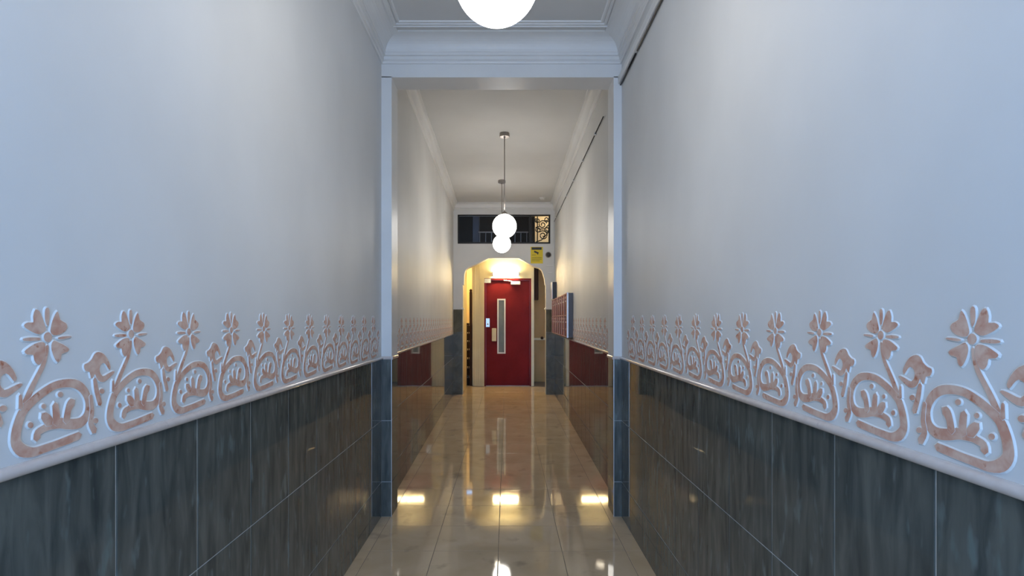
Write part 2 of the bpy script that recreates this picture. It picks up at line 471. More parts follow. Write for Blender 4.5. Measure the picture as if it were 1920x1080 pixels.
RELIEF = 0.0024
def relief_piece(bm, kind, pts, sg, idx, fine=True):
    """a raised piece: pink face, white sloping shoulder down to the plaster"""
    h = RELIEF + 0.00012 * (idx % 7)
    mm = 0.001
    if kind == 'poly':
        lp = smooth_loop(pts, 2 if fine else 1)
        faces = [list(range(len(lp)))]
    else:
        L, R, t0, t1 = stroke_outline(pts, 3 if fine else 1)
        n = len(L)
        lp = [t0] + R + [t1] + L[::-1]
        faces = []
        li = lambda i: 1 + n + 1 + (n - 1 - i)
        ri = lambda i: 1 + i
        faces.append([0, ri(0), li(0)])
        for i in range(n - 1):
            faces.append([ri(i), ri(i + 1), li(i + 1), li(i)])
        faces.append([ri(n - 1), 1 + n, li(n - 1)])
    inner = lp
    o1 = offset_loop(lp, 0.9)
    o2 = offset_loop(lp, 3.8)
    def P(q, n): return (sg * n, q[0] * mm, q[1] * mm)
    V0 = [bm.verts.new(P(q, h)) for q in inner]
    V1 = [bm.verts.new(P(q, h - 0.0004)) for q in o1]
    V2 = [bm.verts.new(P(q, -0.001)) for q in o2]
    new = []
    for f in faces:
        try:
            g = bm.faces.new([V0[i] for i in f]); g.normal_update(); g.material_index = 0; new.append(g)
        except ValueError:
            pass
    N = len(inner)
    for A, B, mi in ((V0, V1, 1), (V1, V2, 1)):
        for i in range(N):
            j = (i + 1) % N
            g = bm.faces.new((A[i], A[j], B[j], B[i])); g.material_index = mi; new.append(g)
    big = [g for g in new if len(g.verts) > 4]
    if big:
        bmesh.ops.triangulate(bm, faces=big, ngon_method='EAR_CLIP')

def fix_out(me, sg):
    bm = bmesh.new(); bm.from_mesh(me)
    for f in bm.faces:
        if f.normal.x * sg < 0:
            f.normal_flip()
    bm.to_mesh(me); bm.free()

motif_parts, motif_whole = {}, {}
for sg in (1, -1):
    lst = []
    for i, (nm, kind, pts) in enumerate(MOTIF):
        bm = bmesh.new()
        relief_piece(bm, kind, pts, sg, i)
        me = mesh_of(nm, bm, [M['pink'], M['plaster']], recalc=False)
        fix_out(me, sg)
        lst.append((nm, me))
    motif_parts[sg] = lst
    bm = bmesh.new()
    for i, (nm, kind, pts) in enumerate(MOTIF):
        relief_piece(bm, kind, pts, sg, i, fine=False)
    me = mesh_of('flower_motif', bm, [M['pink'], M['plaster']], recalc=False)
    fix_out(me, sg)
    motif_whole[sg] = me

def rail_profile(sg):
    pts = [(-0.004, DADO - 0.004)]
    zc, hh, pr = DADO + 0.009, 0.012, 0.016
    for k in range(13):
        a = -math.pi / 2 + math.pi * k / 12
        pts.append((0.002 + pr * math.cos(a) ** 0.8 if math.cos(a) > 0 else 0.002, zc + hh * math.sin(a)))
    pts.append((-0.004, zc + hh))
    return pts

def make_wall(name, sg, origin, rz, s0, s1, H, joints, flowers, near_s, label, Z0=1.18):
    w = empty(name, (origin[0], origin[1], 0), rz)
    bm = bmesh.new()
    box(bm, -sg * 0.16, -sg * 0.0008, s0, s1, -0.0, DADO + 0.01, 1)
    box(bm, -sg * 0.16, 0, s0, s1, DADO + 0.01, H, 0)
    me = mesh_of('plaster_wall', bm, [M['plaster'], M['grout']])
    bpy.data.objects.remove(w)
    w = link(name, me)
    w.location = (origin[0], origin[1], 0)
    w.rotation_euler = (0, 0, rz)
    tag(w, label, kind='structure')
    # dado tiles
    for k in range(len(joints) - 1):
        a, b = joints[k], joints[k + 1]
        a, b = max(a, s0), min(b, s1)
        if b - a < 0.02: continue
        for z0, z1 in ROWS:
            t = link('wall_tile', wall_tile_mesh(b - a - GAP, z1 - z0 - GAP, sg), w)
            t.location = (0, (a + b) / 2, (z0 + z1) / 2)
            t.rotation_euler = (0, random.gauss(0, 0.0008), random.gauss(0, 0.0010))
    # rail pieces
    L = 0.60
    s = s0
    while s < s1 - 0.01:
        e = min(s + L, s1)
        r = obj('rail_piece', line_sweep(bmesh.new(), rail_profile(sg), (0, s + 0.0006), (0, e - 0.0006), (sg, 0)), M['rail'], w, smooth=False)
        for p in r.data.polygons:
            p.use_smooth = len(p.vertices) == 4
        s = e
    # frieze
    for f in flowers:
        if f < near_s:
            m_ = bpy.data.objects.new('flower_motif', None)
            m_.empty_display_size = 0.05
            col.objects.link(m_)
            m_.parent = w
            m_.location = (0, f, Z0)
            for nm, me in motif_parts[sg]:
                link(nm, me, m_)
        else:
            m_ = link('flower_motif', motif_whole[sg], w)
            m_.location = (0, f, Z0)
    return w

jl = [1.236 + 0.3255 * k for k in range(-9, 8)] + [Y_PIL]
jr = [1.034 + 0.319 * k for k in range(-9, 9)] + [Y_PIL]
wall_left = make_wall('wall_left', 1, (XL, 0), 0, Y_BACK, Y_PIL, 3.52, jl, [1.0476 + 0.2335 * k for k in range(-3, 12)], 2.7,
                      'white front corridor wall on the left above slate green dado tiles with pink flower frieze')
wall_right = make_wall('wall_right', -1, (XR, 0), 0, Y_BACK, Y_PIL, 3.52, jr, [0.948 + 0.2325 * k for k in range(-3, 12)], 2.6,
                       'white front corridor wall on the right above slate green dado tiles with pink flower frieze')
LI = math.hypot(IL1 - IL0, Y_END - Y_PIL2)
ril = math.atan2(IL0 - IL1, Y_END - Y_PIL2)
rir = -math.atan2(IR1 - IR0, Y_END - Y_PIL2)
ji = [0.0, 0.21] + [0.21 + 0.3255 * k for k in range(1, 18)] + [LI]
fl = [0.12 + 0.2335 * k for k in range(1, 25)]
wall_left_rear = make_wall('wall_left_rear', 1, (IL0, Y_PIL2), ril, 0, LI, 3.76, ji, fl, -1,
                           'white rear corridor wall on the left beyond the pilaster, glossy dado below')
wall_right_rear = make_wall('wall_right_rear', -1, (IR0, Y_PIL2), rir, 0, LI, 3.76, ji, [f for f in fl if f < 2.95], -1,
                            'white rear corridor wall on the right beyond the pilaster, carrying the mailboxes')

# ------------------------------------------------------------------ pilasters
def pilaster(name, xw, xi, sg, label):
    x0, x1 = (xw - sg * 0.12, xi)
    bm = bmesh.new()
    box(bm, x0, x1 - sg * 0.004, Y_PIL + 0.004, Y_PIL2, 0, DADO + 0.01, 1)
    box(bm, x0, x1, Y_PIL, Y_PIL2, DADO + 0.01, 3.235, 0)
    p = obj(name, bm, [M['trim'], M['grout']])
    tag(p, label, kind='structure')
    wf = abs(xi - xw) - 0.005
    for z0, z1 in ROWS:
        bm = bmesh.new()
        a = xw + sg * 0.001
        box(bm, a, xi - sg * 0.004, Y_PIL, Y_PIL + 0.01, z0 + GAP / 2, z1 - GAP / 2, bev=0.0012)
        obj('wall_tile', bm, M['tile'], p)
        bm = bmesh.new()
        box(bm, xi - sg * 0.01, xi, Y_PIL + 0.006, Y_PIL2 - 0.002, z0 + GAP / 2, z1 - GAP / 2, bev=0.0012)
        obj('wall_tile', bm, M['tile'], p)
    obj('corner_strip', newbox(xi - sg * 0.004, xi + sg * 0.001, Y_PIL - 0.001, Y_PIL + 0.004, 0, DADO, bev=0.001), M['alu'], p)
    pr = [(d * 0.55, z) for d, z in rail_profile(1)]
    obj('rail_piece', line_sweep(bmesh.new(), pr, (xw + sg * 0.012, Y_PIL), (xi + sg * 0.010, Y_PIL), (0, -1)), M['rail'], p)
    obj('rail_piece', line_sweep(bmesh.new(), pr, (xi, Y_PIL - 0.010), (xi, Y_PIL2), (sg, 0)), M['rail'], p)
    return p
pilaster('wall_left_pilaster', XL, PL, 1, 'white pilaster with dark tiled foot on the left of the corridor opening')
pilaster('wall_right_pilaster', XR, PR, -1, 'white pilaster with dark tiled foot on the right of the corridor opening')

# ------------------------------------------------------------------ lintel, ceilings, cornices
lintel = obj('wall_lintel', newbox(-1.15, 1.05, Y_PIL, Y_PIL2, 3.229, 3.80), M['trim'])
tag(lintel, 'white lintel beam spanning the two pilasters under the cornice', kind='structure')
ceil_f = obj('ceiling', newbox(XL - 0.14, XR + 0.14, Y_BACK, Y_PIL, CEIL_F, CEIL_F + 0.12), M['ceiling'])
tag(ceil_f, 'white front corridor ceiling above the nearest globe lamp', kind='structure')
ceil_r = obj('ceiling_rear', newbox(-1.25, 1.15, Y_PIL2, Y_END + 0.3, CEIL_R, CEIL_R + 0.12), M['ceiling'])
tag(ceil_r, 'white rear corridor ceiling carrying the two far pendant lamps', kind='structure')

prof = [(-0.01, 3.325), (0.012, 3.325), (0.016, 3.335), (0.012, 3.345), (0.022, 3.350), (0.024, 3.372), (0.036, 3.376), (0.036, 3.396)]
for k in range(9):
    a = math.pi / 2 * k / 8
    prof.append((0.040 + 0.095 * (1 - math.cos(a)), 3.398 + 0.085 * math.sin(a)))
prof += [(0.150, 3.484), (0.150, 3.51), (-0.01, 3.51)]
cor = obj('trim_1', rect_sweep(bmesh.new(), prof, XL, XR, Y_BACK, Y_PIL, closed=True), M['trim'])
tag(cor, 'white coved cornice running round the top of the front corridor', kind='structure')
# raised frame on the front ceiling, three ridges
fr = []
for k in range(3):
    d = 0.024 * k
    fr += [(d, CEIL_F + 0.004), (d + 0.003, CEIL_F - 0.013 + 0.003 * k), (d + 0.017, CEIL_F - 0.015 + 0.003 * k), (d + 0.020, CEIL_F - 0.006)]
fr += [(0.075, CEIL_F + 0.004)]
frame = obj('trim_2', rect_sweep(bmesh.new(), fr, XL + 0.115, XR - 0.13, Y_BACK + 0.2, Y_PIL - 0.198, closed=True), M['trim'])
tag(frame, 'white ridged moulding frame on the front ceiling round the lamp', kind='structure')

def rear_cornice(name, a, b, nrm, label, h=0.15, d=0.09):
    p = [(-0.02, CEIL_R - h), (0.015, CEIL_R - h), (0.022, CEIL_R - h + 0.012), (0.015, CEIL_R - h + 0.024), (0.028, CEIL_R - h + 0.03)]
    for k in range(8):
        t = math.pi / 2 * k / 7
        p.append((0.03 + (d - 0.05) * (1 - math.cos(t)), CEIL_R - h + 0.034 + (h - 0.055) * math.sin(t)))
    p += [(d, CEIL_R - 0.02), (d, CEIL_R + 0.01), (-0.02, CEIL_R + 0.01)]
    o = obj(name, line_sweep(bmesh.new(), p, a, b, nrm), M['trim'])
    tag(o, label, kind='structure')
rear_cornice('trim_3', (IL0, Y_PIL2), (IL1, Y_END), (math.cos(ril), math.sin(ril)), 'white coved cornice along the left of the rear ceiling')
rear_cornice('trim_4', (IR0, Y_PIL2), (IR1, Y_END), (-math.cos(rir), -math.sin(rir)), 'white coved cornice along the right of the rear ceiling')
rear_cornice('trim_5', (IL1, Y_END), (IR1, Y_END), (0, -1), 'white cornice over the dark transom window at the corridor end', h=0.12, d=0.08)

# ------------------------------------------------------------------ end wall with arched opening and transom
arch = [(-.851, 0), (-.851, 2.110), (-.832, 2.131), (-.825, 2.265), (-.818, 2.335), (-.800, 2.392), (-.778, 2.425), (-.748, 2.447), (-.653, 2.490), (-.536, 2.543), (-.433, 2.595), (-.343, 2.636),
        (.237, 2.636), (.379, 2.557), (.516, 2.481), (.570, 2.462), (.636, 2.445), (.676, 2.408), (.701, 2.350), (.730, 2.247), (.743, 2.131), (.758, 2.11), (.758, 0)]
TX0, TX1, TZ0, TZ1 = -0.949, 0.846, 2.915, 3.482
outer = [(-1.25, 0)] + arch + [(1.15, 0), (1.15, 3.76), (-1.25, 3.76)]
trans = [(TX0, TZ0), (TX1, TZ0), (TX1, TZ1), (TX0, TZ1)]
TW = 0.20
wall_end = obj('wall_end', sheet_with_holes(bmesh.new(), [outer, trans], lambda u, v, t: (u, Y_END + TW * t, v), None), M['plaster'])
tag(wall_end, 'white end wall with an arched opening to the lift lobby', kind='structure')
# tiled feet of the two piers, a small cap over each
for xa, xb, s_ in ((-1.03, -0.851, 1), (0.758, 0.935, -1)):
    zz = [0.0, 0.30, 0.75, 1.20, 1.645]
    for z0, z1 in zip(zz[:-1], zz[1:]):
        obj('pier_tile', newbox(xa, xb, Y_END - 0.010, Y_END + 0.002, z0 + 0.0015, z1 - 0.0015, bev=0.001), M['pier_tile'], wall_end)
    xe = -0.851 if s_ > 0 else 0.758
    obj('pier_cap', newbox(xe - s_ * 0.03, xe + s_ * 0.018, Y_END - 0.016, Y_END + TW + 0.005, 1.645, 1.672, bev=0.005), M['trim'], wall_end)
    obj('corner_strip', newbox(xe - s_ * 0.004, xe + s_ * 0.006, Y_END - 0.014, Y_END - 0.004, 0, 1.645, bev=0.001), M['cream'], wall_end)

# transom window
win = obj('window_1', sheet_with_holes(bmesh.new(), [[(TX0 - 0.002, TZ0 - 0.002), (TX1 + 0.002, TZ0 - 0.002), (TX1 + 0.002, TZ1 + 0.002), (TX0 - 0.002, TZ1 + 0.002)],
          [(TX0 + 0.025, TZ0 + 0.035), (0.44, TZ0 + 0.035), (0.44, TZ1 - 0.02), (TX0 + 0.025, TZ1 - 0.02)],
          [(0.475, TZ0 + 0.035), (TX1 - 0.02, TZ0 + 0.035), (TX1 - 0.02, TZ1 - 0.02), (0.475, TZ1 - 0.02)]],
          lambda u, v, t: (u, Y_END + 0.03 + 0.04 * t, v), None), M['iron'])
tag(win, 'dark transom window over the arch with a scrolled iron grille at its right end', kind='structure')
obj('pane', newbox(TX0 + 0.02, 0.443, Y_END + 0.047, Y_END + 0.053, TZ0 + 0.03, TZ1 - 0.017), M['glass'], win)
obj('pane', newbox(0.472, TX1 - 0.017, Y_END + 0.047, Y_END + 0.053, TZ0 + 0.03, TZ1 - 0.017), M['glass'], win)
def spiral(cx, cz, r0, r1, a0, turns, y, n=26):
    return [(cx + (r0 + (r1 - r0) * k / n) * math.cos(a0 + turns * 2 * math.pi * k / n), y, cz + (r0 + (r1 - r0) * k / n) * math.sin(a0 + turns * 2 * math.pi * k / n)) for k in range(n + 1)]
gy = Y_END + 0.085
for cx, cz, r, a0, tn in ((0.70, 3.30, 0.085, 0.3, 1.6), (0.71, 3.09, 0.095, 2.4, -1.7), (0.615, 3.20, 0.060, 1.2, 1.5), (0.79, 3.20, 0.055, -1.0, -1.4), (0.60, 3.38, 0.05, 2.0, 1.4), (0.78, 3.40, 0.05, 0.0, -1.4)):
    obj('iron_scroll', tube(bmesh.new(), spiral(cx, cz, r, 0.018, a0, tn, gy), 0.011, n=6), M['iron'], win, smooth=True)
for pts in ([(0.57, gy, 2.96), (0.68, gy, 3.00), (0.80, gy, 3.13), (0.825, gy, 3.25)], [(0.565, gy, 3.25), (0.64, gy, 3.21), (0.74, gy, 3.22), (0.825, gy, 3.30)],
            [(0.60, gy, 2.95), (0.60, gy, 3.46)], [(0.825, gy, 2.95), (0.825, gy, 3.46)]):
    obj('iron_bar', tube(bmesh.new(), pts, 0.011, n=6), M['iron'], win, smooth=True)

# ------------------------------------------------------------------ stairwell landing behind the transom
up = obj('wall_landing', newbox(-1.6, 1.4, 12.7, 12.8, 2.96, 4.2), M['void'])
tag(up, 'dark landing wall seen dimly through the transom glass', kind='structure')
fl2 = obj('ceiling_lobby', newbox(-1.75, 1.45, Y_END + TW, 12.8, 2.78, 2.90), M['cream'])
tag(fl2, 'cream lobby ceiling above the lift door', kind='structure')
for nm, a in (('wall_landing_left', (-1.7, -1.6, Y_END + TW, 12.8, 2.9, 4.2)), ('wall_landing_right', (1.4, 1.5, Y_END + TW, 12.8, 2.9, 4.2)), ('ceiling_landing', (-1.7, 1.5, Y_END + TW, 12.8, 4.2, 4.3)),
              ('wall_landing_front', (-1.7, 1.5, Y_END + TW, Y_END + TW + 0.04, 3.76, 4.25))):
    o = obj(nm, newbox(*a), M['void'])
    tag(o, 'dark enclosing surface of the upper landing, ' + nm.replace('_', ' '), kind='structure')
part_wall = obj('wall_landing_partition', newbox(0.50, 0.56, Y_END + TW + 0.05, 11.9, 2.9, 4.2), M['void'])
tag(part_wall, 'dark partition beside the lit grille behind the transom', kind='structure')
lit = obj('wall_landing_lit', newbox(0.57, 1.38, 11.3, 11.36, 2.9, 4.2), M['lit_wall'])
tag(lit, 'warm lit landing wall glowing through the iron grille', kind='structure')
pl = bpy.data.lights.new('landing_bulb', 'POINT'); pl.energy = 9; pl.color = (1.0, 0.78, 0.45); pl.shadow_soft_size = 0.06
plo = bpy.data.objects.new('landing_bulb', pl); plo.location = (1.10, 10.75, 3.85); col.objects.link(plo)
pl = bpy.data.lights.new('stairwell_fill', 'POINT'); pl.energy = 1.6; pl.color = (1.0, 0.86, 0.66); pl.shadow_soft_size = 0.06  # added light without a fixture, so the landing railing shows dimly
plo = bpy.data.objects.new('stairwell_fill', pl); plo.location = (-0.2, 11.6, 3.95); col.objects.link(plo)
pl = bpy.data.lights.new('stair_fill', 'POINT'); pl.energy = 14; pl.color = (1.0, 0.76, 0.42); pl.shadow_soft_size = 0.06  # added unseen light, brightens the ochre walls above the stairs
plo = bpy.data.objects.new('stair_fill', pl); plo.location = (-1.25, 12.2, 2.55); col.objects.link(plo)
rl = empty('landing_railing', (0, 11.2, 2.90))
tag(rl, 'iron landing railing seen through the dark transom glass', 'railing')
obj('handrail', newbox(-0.60, 0.46, -0.015, 0.015, 0.40, 0.425, bev=0.004), M['nickel'], rl)
for k in range(9):
    x = -0.57 + 0.125 * k
    obj('baluster', tube(bmesh.new(), [(x, 0, 0), (x, 0, 0.405)], 0.009, n=6), M['nickel'], rl)
pc = obj('landing_column', newbox(-0.74, -0.60, 11.5, 11.64, 2.90, 4.2, bev=0.01), M['box_grey'])
tag(pc, 'grey column standing on the landing behind the transom glass', 'column')

# ------------------------------------------------------------------ lobby shell
Y_LIFT = 11.43
DX0, DX1, DZ1 = -0.487, 0.534, 2.343
wl = obj('wall_lift', sheet_with_holes(bmesh.new(), [[(-0.74, 0), (DX0, 0), (DX0, DZ1), (DX1, DZ1), (DX1, 0), (0.595, 0), (0.595, 2.80), (-0.74, 2.80)]],
         lambda u, v, t: (u, Y_LIFT + 0.14 * t, v), None), M['cream'])
tag(wl, 'cream wall of the lift shaft around the red door', kind='structure')
obj('trim_strip', newbox(-0.70, -0.675, Y_LIFT - 0.012, Y_LIFT + 0.002, 0, 2.78, bev=0.003), M['cream'], wl)
obj('trim_strip', newbox(-0.60, -0.585, Y_LIFT - 0.008, Y_LIFT + 0.002, 0, 2.78, bev=0.003), M['cream'], wl)
for nm, a, m_, lb in (('wall_stair_left', (-1.60, -1.50, Y_END + TW, 13.1, 0, 2.80), 'ochre', 'ochre wall beside the stairs left of the lift'),
                      ('wall_lobby_left', (-1.50, -0.872, Y_END + TW, 11.44, 0, 2.80), 'ochre', 'ochre lobby wall seen just inside the left of the arch'),
                      ('wall_stair_back', (-1.50, -0.76, 13.05, 13.15, 0, 2.80), 'ochre', 'ochre wall at the head of the lobby stairs'),
                      ('wall_passage_back', (0.56, 1.45, 12.25, 12.35, 0, 2.80), 'tan', 'tan wall at the end of the passage right of the lift'),
                      ('wall_passage_right', (1.35, 1.45, Y_END + TW, 12.25, 0, 2.80), 'tan', 'tan side wall of the passage right of the lift'),
                      ('wall_shaft_left', (-0.76, -0.70, Y_LIFT + 0.14, 13.0, 0, 2.80), 'cream', 'cream side of the lift shaft by the stairs'),
                      ('wall_shaft_right', (0.535, 0.595, Y_LIFT + 0.14, 12.25, 0, 2.80), 'cream', 'cream side of the lift shaft by the passage')):
    o = obj(nm, newbox(*a), M[m_])
    tag(o, lb, kind='structure')

# lift door
door = empty('door_1', (0, Y_LIFT + 0.03, 0))
tag(door, 'red lift door with a narrow tall glass panel', kind='structure')
WX0, WX1, WZ0, WZ1 = -0.205, -0.025, 0.705, 1.90
lp = [(DX0 + 0.035, 0.008), (DX1 - 0.035, 0.008), (DX1 - 0.035, DZ1 - 0.04), (DX0 + 0.035, DZ1 - 0.04)]
hole = [(WX0 + 0.03, WZ0 + 0.03), (WX1 - 0.03, WZ0 + 0.03), (WX1 - 0.03, WZ1 - 0.03), (WX0 + 0.03, WZ1 - 0.03)]
obj('door_leaf', sheet_with_holes(bmesh.new(), [lp, hole], lambda u, v, t: (u, 0.045 * t, v), None), M['red'], door)
fo = [(DX0, 0), (DX0 + 0.033, 0), (DX0 + 0.033, DZ1 - 0.037), (DX1 - 0.033, DZ1 - 0.037), (DX1 - 0.033, 0), (DX1, 0), (DX1, DZ1), (DX0, DZ1)]
obj('door_frame', sheet_with_holes(bmesh.new(), [fo], lambda u, v, t: (u, -0.045 + 0.10 * t, v), None), M['red'], door)
co = [(DX0 - 0.03, 0), (DX0, 0), (DX0, DZ1), (DX1, DZ1), (DX1, 0), (DX1 + 0.035, 0), (DX1 + 0.035, DZ1 + 0.03), (DX0 - 0.03, DZ1 + 0.03)]
obj('door_casing', sheet_with_holes(bmesh.new(), [co], lambda u, v, t: (u, -0.055 + 0.026 * t, v), None), M['cream'], door)
wf = obj('window_frame', sheet_with_holes(bmesh.new(), [[(WX0, WZ0), (WX1, WZ0), (WX1, WZ1), (WX0, WZ1)], hole], lambda u, v, t: (u, -0.012 + 0.012 * t, v), None), M['white_plastic'], door)
obj('pane', newbox(WX0 + 0.03, WX1 - 0.03, 0.015, 0.025, WZ0 + 0.03, WZ1 - 0.03), M['frosted'], wf)
lk = obj('lock_plate', newbox(-0.455, -0.37, -0.008, 0.0, 1.285, 1.475, bev=0.003), M['chrome'], door)
obj('keyhole', lathe(bmesh.new(), [(0.0, -0.016), (0.016, -0.015), (0.018, -0.008)], 16, (-0.412, 0, 1.35), 'Y'), M['nickel'], lk, smooth=True)
obj('pull_handle', newbox(-0.325, -0.225, -0.045, 0.0, 0.975, 1.26, bev=0.012), M['cream'], door)
cl = obj('door_closer', newbox(0.09, 0.30, -0.06, 0.0, 2.205, 2.275, bev=0.010), M['white_plastic'], door)
obj('closer_arm', tube(bmesh.new(), [(0.12, -0.04, 2.275), (0.02, -0.10, 2.29), (-0.06, -0.045, 2.30)], 0.008, n=6), M['chrome'], cl)
obj('notice_sticker', newbox(DX0 + 0.005, -0.345, -0.049, -0.044, 2.245, 2.335), M['label_blue'], door)

# lamp over the door
lamp = empty('wall_lamp', (-0.02, Y_LIFT, 2.43))
tag(lamp, 'lit bar lamp on the cream wall above the red lift door', 'lamp')
obj('back_plate', newbox(-0.31, 0.31, -0.03, 0.0, -0.035, 0.035, bev=0.006), M['white_plastic'], lamp)
obj('diffuser', newbox(-0.27, 0.27, -0.095, -0.03, -0.026, 0.045, bev=0.02), M['lobby_lamp'], lamp)
for s_ in (-1, 1):
    obj('end_cap', newbox(s_ * 0.27, s_ * 0.295, -0.10, -0.028, -0.032, 0.05, bev=0.005), M['nickel'], lamp)

# stairs left of the lift: dark risers, pale treads
st = empty('staircase', (-1.13, 11.60, 0))
tag(st, 'stone stairs with dark risers and pale treads left of the lift', 'stairs')
for k in range(7):
    z = 0.19 * (k + 1)
    y = 0.20 * k
    obj('riser', newbox(-0.365, 0.36, y, y + 0.21, z - 0.19, z - 0.03), M['stone_dark'], st)
    obj('tread', newbox(-0.365, 0.365, y - 0.02, y + 0.21, z - 0.03, z, bev=0.008), M['stone_light'], st)
np_ = empty('newel_post', (-0.787, 11.52, 0))
tag(np_, 'dark wooden newel post at the foot of the stairs', 'post')
obj('shaft', newbox(-0.028, 0.028, -0.028, 0.028, 0.0, 2.05, bev=0.006), M['darkwood'], np_)
obj('knob', lathe(bmesh.new(), [(0.0, 2.12), (0.022, 2.11), (0.032, 2.085), (0.022, 2.06), (0.03, 2.05)], 14), M['darkwood'], np_, smooth=True)
sb = empty('stair_balustrade', (-0.865, 11.52, 0))
tag(sb, 'dark iron balustrade panel beside the newel post', 'balustrade')
obj('top_rail', newbox(-0.10, 0.045, -0.02, 0.02, 1.32, 1.37, bev=0.006), M['darkwood'], sb)
for k in range(4):
    x = -0.09 + 0.040 * k
    obj('baluster', tube(bmesh.new(), [(x, 0, 0.0), (x, 0, 1.33)], 0.010, n=6), M['iron'], sb)
obj('bottom_rail', newbox(-0.10, 0.045, -0.015, 0.015, 0.18, 0.22, bev=0.004), M['iron'], sb)

# passage right of the lift: a dark cupboard high on the wall, a rail with a knob
cb = empty('wall_cupboard', (0.70, 12.25, 1.90))
tag(cb, 'dark brown wooden cupboard hung high right of the lift', 'cupboard')
obj('body', newbox(-0.10, 0.03, -0.20, 0.0, 0.0, 0.74, bev=0.006), M['darkwood'], cb)
obj('cupboard_door', newbox(-0.09, 0.02, -0.215, -0.20, 0.02, 0.72, bev=0.004), M['darkwood'], cb)
hr = empty('handrail', (0.76, 12.25, 1.02))
tag(hr, 'cream wall rail with a brown peg right of the lift', 'rail')
obj('rail_board', newbox(-0.16, 0.45, -0.03, 0.0, -0.05, 0.0, bev=0.006), M['cream'], hr)
obj('peg', lathe(bmesh.new(), [(0.0, -0.09), (0.03, -0.085), (0.035, -0.06), (0.016, -0.045), (0.016, -0.03)], 14, (0.06, 0, 0.0), 'Y'), M['darkwood'], hr, smooth=True)

# ------------------------------------------------------------------ globe pendants
def pendant(x, y, zc, zceil, R, label):
    p = empty('pendant_lamp', (x, y, zceil))
    tag(p, label, 'lamp', 'white globe pendant lamps')
    dz = zc - zceil
    obj('canopy', lathe(bmesh.new(), [(0.0, 0.0), (0.058, 0.0), (0.060, -0.004), (0.060, -0.040), (0.056, -0.045), (0.012, -0.046), (0.009, -0.060), (0.0, -0.060)], 28), M['nickel'], p, smooth=False)
    obj('cord', tube(bmesh.new(), [(0, 0, -0.05), (0, 0, dz + R + 0.01)], 0.0055, n=8), M['nickel'], p, smooth=True)
    prof = [(R * math.sin(math.pi * k / 24), dz - R * math.cos(math.pi * k / 24)) for k in range(25)]
    prof[0] = (0.0, dz - R); prof[-1] = (0.0, dz + R)
    g = obj('globe_shade', lathe(bmesh.new(), prof, 40), M['globe'], p, smooth=True)
    obj('globe_cap', lathe(bmesh.new(), [(0.0, dz + R + 0.030), (0.020, dz + R + 0.028), (0.040, dz + R + 0.008), (0.044, dz + R - 0.012), (0.0, dz + R - 0.012)], 20), M['nickel'], p, smooth=True)
    return p
pendant(-0.035, 1.80, 2.612, CEIL_F, 0.145, 'nearest white globe pendant, cut off by the top of the picture')
pendant(-0.026, 6.35, 2.578, CEIL_R, 0.145, 'middle white globe pendant in front of the dark transom')
pendant(-0.078, 8.50, 2.675, CEIL_R, 0.145, 'farthest and smallest white globe pendant before the arch')

# ------------------------------------------------------------------ mailboxes on the rear right wall
def on_right(s, n=0.0):
    """point on the rear right wall, s metres past the pilaster, n out from it"""
    c, t = math.cos(rir), math.sin(rir)
    return (IR0 - t * s - c * n, Y_PIL2 + c * s - t * n)
s0 = 3.02
mx, my = on_right(s0)
mb = empty('mailbox_bank', (mx - 0.001, my, 1.205), rir)
tag(mb, 'bank of red-brown mailboxes in a grey case on the right wall', 'mailboxes')
NCOL, CW, MH, MD = 7, 0.366, 0.605, 0.082
ML = NCOL * CW + 0.03
obj('case', newbox(-MD + 0.012, 0, 0.006, ML - 0.006, 0.0, MH, bev=0.003), M['box_grey'], mb)
fl_ = [(0, 0), (ML, 0), (ML, MH), (0, MH)]
holes = []
for c in range(NCOL):
    for r in range(2):
        a = 0.015 + c * CW
        b = 0.018 + r * 0.29
        holes.append([(a + 0.022, b + 0.006), (a + CW - 0.022, b + 0.006), (a + CW - 0.022, b + 0.272), (a + 0.022, b + 0.272)])
obj('face_frame', sheet_with_holes(bmesh.new(), [fl_] + holes, lambda u, v, t: (-MD + 0.014 * t, u, v), None), M['mail_red'], mb)
obj('edge_strip', newbox(-MD - 0.003, -MD + 0.018, -0.004, 0.004, -0.004, MH + 0.004, bev=0.001), M['alu'], mb)
for c in range(NCOL + 1):
    u = 0.015 + c * CW
    obj('divider', newbox(-MD - 0.010, -MD + 0.004, u - 0.018, u + 0.018, 0.0, MH, bev=0.003), M['copper'], mb)
for z in (0.006, 0.300, MH - 0.008):
    obj('cross_bar', newbox(-MD - 0.007, -MD + 0.004, 0.004, ML - 0.004, z - 0.007, z + 0.008, bev=0.002), M['copper'], mb)
dm = mesh_of('mailbox_door', newbox(-0.003, 0.004, 0.024, CW - 0.024, 0.010, 0.268, bev=0.002), M['mail_red'])
sm = mesh_of('slot_flap', newbox(-0.006, -0.002, 0.05, CW - 0.05, 0.222, 0.248, bev=0.002), M['chrome'])
nm_ = mesh_of('name_plate', newbox(-0.005, -0.002, 0.10, CW - 0.10, 0.180, 0.200, bev=0.001), M['white_plastic'])
km = mesh_of('lock', lathe(bmesh.new(), [(0.0, -0.004), (0.009, -0.003), (0.011, 0.0)], 10, (0, 0, 0), 'Y'), M['chrome'])
for c in range(NCOL):
    for r in range(2):
        d = link('mailbox_door', dm, mb)
        d.location = (-MD + 0.006, 0.015 + c * CW, 0.018 + r * 0.29)
        for nn, me in (('slot_flap', sm), ('name_plate', nm_)):
            link(nn, me, d)
        k = link('lock', km, d)
        k.rotation_euler = (0, 0, -math.pi / 2)
        k.location = (-0.003, CW * 0.5, 0.085)
